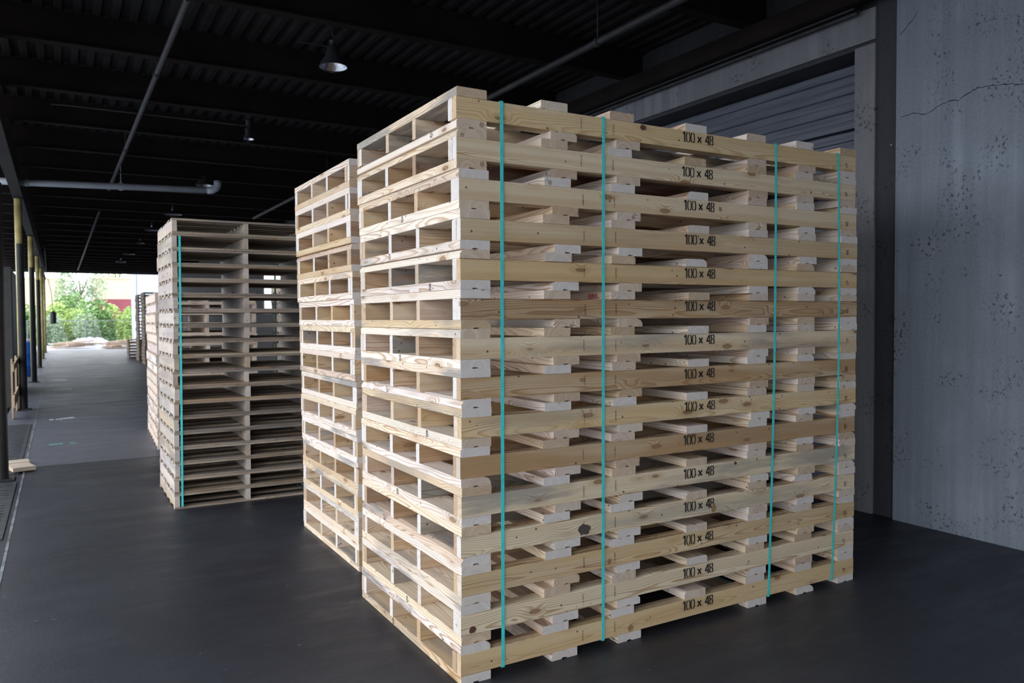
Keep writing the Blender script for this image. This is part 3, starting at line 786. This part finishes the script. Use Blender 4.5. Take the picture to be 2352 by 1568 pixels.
# painted marks on the slab
def mark(pts, mat, label, wd=.03):
    b = MB(); rr = random.Random(len(label))
    for (a,c) in pts:
        A = at(*a,2,0.); C = at(*c,2,0.); n = 6
        for i in range(n):
            if rr.random() < .15: continue
            p0 = A.lerp(C, i/n); p1 = A.lerp(C, (i+.95)/n); h = 1.4*wd*rr.uniform(.6,1.2)
            b.box(p0.x, p0.y-h, 0.0002, p1.x, p0.y+h, .0016)
    tag(b.build('floor_marking', mat), label, 'floor marking')
mark([((113,964),(142,962)),((142,961),(171,958))], M['chalkwhite'], 'white scuffed paint dash on the slab, nearest of the white ones', .035)
mark([((123,896),(165,892))], M['chalkwhite'], 'white paint dash on the slab, second of the white ones', .06)
mark([((120,873),(155,872))], M['chalkwhite'], 'faint white paint dash on the slab, farthest of the white ones', .05)
mark([((106,1022),(145,1018)),((160,1017),(178,1017))], M['chalkgreen'], 'broken green paint dash on the slab near the wood scrap', .03)

# ---------------------------------------------------------------- beyond the open far end
def log_pile(cx, cy, n, L, label, seed, parts=14):
    rr = random.Random(seed); r = empty('lumber_pile', (cx,cy,-.03)); tag(r, label, 'lumber pile')
    for i in range(parts):
        a = Vector((rr.uniform(-L/2,L/2*.3), rr.uniform(-.6,.6), .06+.07*(i%5))); ang = rr.uniform(-.5,.5)
        c = a + Vector((math.cos(ang), math.sin(ang), rr.uniform(-.05,.12)))*rr.uniform(.9,1.8)
        if min(a.z,c.z) < .05: c.z = a.z
        plank('loose_board', a, c, .22, .06, (.62,.50,.42,.1), r)
log_pile(-.95, 46.3, 14, 2.0, 'heap of broken pale boards at the left of the open far end', 3)
log_pile(1.35, 45.2, 14, 1.8, 'heap of broken brown boards at the right of the open far end', 4)
r = empty('stone_heap', (.15, 48.3, -.03)); tag(r, 'long whitish heap of rubble between the two board heaps', 'rubble heap')
b = MB(); rr = random.Random(9); nx, ny = 22, 10; vs = []
for i in range(nx):
    for j in range(ny):
        u, v = i/(nx-1), j/(ny-1); h = .62*math.sin(math.pi*min(1,max(0,u)))**.5*math.sin(math.pi*v)**.7
        vs.append((-1.2+2.4*u, -.5+1.0*v, h*rr.uniform(.75,1.1)))
b.add(vs, [(i*ny+j,(i+1)*ny+j,(i+1)*ny+j+1,i*ny+j+1) for i in range(nx-1) for j in range(ny-1)])
b.build('rubble', M['apron'], r)
# white corrugated shed wall at the far right
r = empty('white_shed', (2.75, 50., -.03)); tag(r, 'white ribbed sheet-metal shed at the right of the open far end', 'shed')
prof = [(0,0)]; x = 0
while x < 7: prof += [(x,0),(x+.05,-.06),(x+.25,-.06),(x+.30,0)]; x += .5
prof += [(7.2,0),(7.2,4),(0,4)]
b = MB(); b.prism(prof[1:], 0, 4.6, axis=2); b.build('shed_wall', M['white'], r)
b = MB(); b.box(-.1,-.15,4.6,7.3,4.2,4.7); b.build('shed_roof', M['white'], r)
b = MB(); b.box(-.22,-.10,0,-.02,.10,4.6); b.build('corner_post', M['white'], r)
# buildings behind the bushes
def building(x0,x1,y,z1,zm,label):
    r = empty('industrial_building', ((x0+x1)/2, y, -.03)); tag(r, label, 'building'); h = (x1-x0)/2
    b = MB(); b.box(-h,0,zm,h,9,z1); b.build('upper_wall', M['cream'], r)
    b = MB(); b.box(-h-.01,-.01,0,h+.01,9.01,zm); b.build('lower_wall', M['maroon'], r)
    b = MB(); b.box(-h-.1,-.1,z1,h+.1,9.1,z1+.15); b.build('roof_edge', M['cream'], r)
    for k in range(2 if zm > 2 else 0):
        b = MB(); b.box(-h*.5+k*h,-.05,zm-1.4,-h*.5+k*h+1.0,-.012,zm-.4); b.build('window', M['white'], r)
building(1.62, 14., 80., 5.45, 3.55, 'cream building with a maroon base behind the bushes on the right')
building(-9., -.7, 92., 5.85, .6, 'cream building behind the bushes on the left')

def leaf_cloud(rng, n, rx, ry, rz, size):
    """many small pointed leaves on a lumpy crown"""
    b = MB(); lumps = [(Vector((rng.uniform(-.65,.65)*rx, rng.uniform(-.5,.5)*ry, rng.uniform(.1,.75)*rz)), rng.uniform(.3,.55)) for _ in range(14)]
    for i in range(n):
        c, s = rng.choice(lumps); d = Vector((rng.gauss(0,1), rng.gauss(0,1), rng.gauss(0,1))).normalized()*rng.uniform(.75,1.)
        p = Vector((c.x+d.x*s*rx, c.y+d.y*s*ry, max(.05, c.z+d.z*s*rz)))
        a = Vector((rng.gauss(0,1), rng.gauss(0,1), rng.gauss(0,.6))).normalized()*size*rng.uniform(.6,1.3)
        u = a.cross(Vector((rng.gauss(0,1),rng.gauss(0,1),rng.gauss(0,1)))).normalized()*a.length*.4
        b.add([p-a, p+u, p+a, p-u], [(0,1,2,3)])
    return b.mesh('leaves', fix=False)
rb = random.Random(77)
clouds = [leaf_cloud(rb, 6500, 1.5, 1.5, 2.6, .14) for _ in range(3)]
def stems(rng, n, h, rx, name='stems'):
    b = MB()
    for i in range(n):
        x, y = rng.uniform(-.3,.3)*rx, rng.uniform(-.3,.3)*rx
        b.tube([(x*.4,y*.4,0),(x*.8,y*.8,h*.4),(x*1.6,y*1.6,h)], .04, 6, radii=[.05,.035,.015])
    return b.mesh(name)
stem_me = [stems(rb, 7, 1.9, 2.) for _ in range(2)]
def lab_bush(i): return
BUSH = []
xs = []
spots = []
for row, (yy, zsc, mats) in enumerate([(53., .62, 'leafpale'), (56.2, .80, 'leaf'), (60.5, 1.0, 'leaf'), (66.5, 1.08, 'leaf')]):
    x = -14. + (0,1.1,.2,.8)[row]
    while x < 9.:
        spots.append((x+rb.uniform(-.1,.1), yy+rb.uniform(-.5,.5), zsc*rb.uniform(.92,1.08), row)); x += (2.4,3.1,3.8,4.1)[row]
mesh_cache = {}
words = ['low grey-green bush in the front row', 'bright green bush in the middle row', 'taller green bush in the third row', 'tallest green bush in the back row']
rowsx = {}
spots = [q for q in spots if not (q[0] > 1.6 and q[3] == 0)]
for (x,y,s,row) in spots: rowsx.setdefault(row, []).append(x)
for i,(x,y,s,row) in enumerate(spots):
    k = sorted(rowsx[row]).index(x)
    r = empty('leafy_bush', (x,y,-.03), rb.uniform(0,6.28)); r.scale = (s,s,s)
    tag(r, '%s beyond the open end, %s from the left' % (words[row], (ORD[k] if k else 'first')), 'bush', 'bushes beyond the open end')
    mn = ('leafpale','leaf','leaf','leaf')[row] if rb.random() < .75 else 'leafdark'
    ci = rb.randrange(3); key = (ci, mn)
    if key not in mesh_cache:
        me = clouds[ci].copy(); me.materials.append(M[mn]); mesh_cache[key] = me
    obj('foliage', mesh_cache[key], None, r)
    sm_ = stem_me[i%2]
    obj('stems', sm_, M['bark'], r)
# loose tree behind
for (x,y,h,lab) in ((.3,74.,6.3,'thin pale tree rising between the two cream buildings'), (4.3,96.,10.,'green tree top showing over the right cream building'), (-6.5,72.,6.5,'tree behind the bushes seen between the dock columns')):
    r = empty('tree', (x,y,-.03)); tag(r, lab, 'tree')
    b = MB(); b.tube([(0,0,0),(.1,0,h*.4),(-.1,.1,h*.8)], .15, 8, radii=[.18,.12,.05])
    for q in range(6):
        a = q*1.05; b.tube([(.1*0,0,h*.35+q*.3),(math.cos(a)*1.0,math.sin(a)*1.0,h*.6+q*.25),(math.cos(a)*1.6,math.sin(a)*1.6,h*.85)], .05, 6, radii=[.06,.035,.015])
    b.build('trunk', M['bark'], r)
    me = leaf_cloud(rb, 2600, 2.2, 2.2, h*.62, .14); me.materials.append(M['leafpale'] if h < 7 else M['leaf'])
    obj('crown', me, None, r, (0,0,h*.36))
# chain-link fence in front of the bushes
r = empty('chain_link_fence', (0, 50.6, -.03)); tag(r, 'galvanised chain-link fence in front of the bushes beyond the open end', 'fence')
b = MB()
for x in range(-12, 3): b.tube([(x*1.0,0,0),(x*1.0,0,1.55)], .025, 8) if x % 3 == 0 else None
b.build('fence_posts', M['wire'], r)
b = MB(); b.tube([(-12,0,1.55),(2.4,0,1.55)], .02, 8); b.build('top_rail', M['wire'], r)
b = MB(); x = -12.
while x < 2.35:
    for sgn in (1,-1):
        x1 = x+sgn*1.5
        x1c = max(-12, min(2.4, x1)); zt = abs(x1c-x)
        b.tube([(x,0,.02),(x1c,0,.02+zt)], .0025, 3)
    x += .16
b.build('wire_mesh', M['wire'], r)
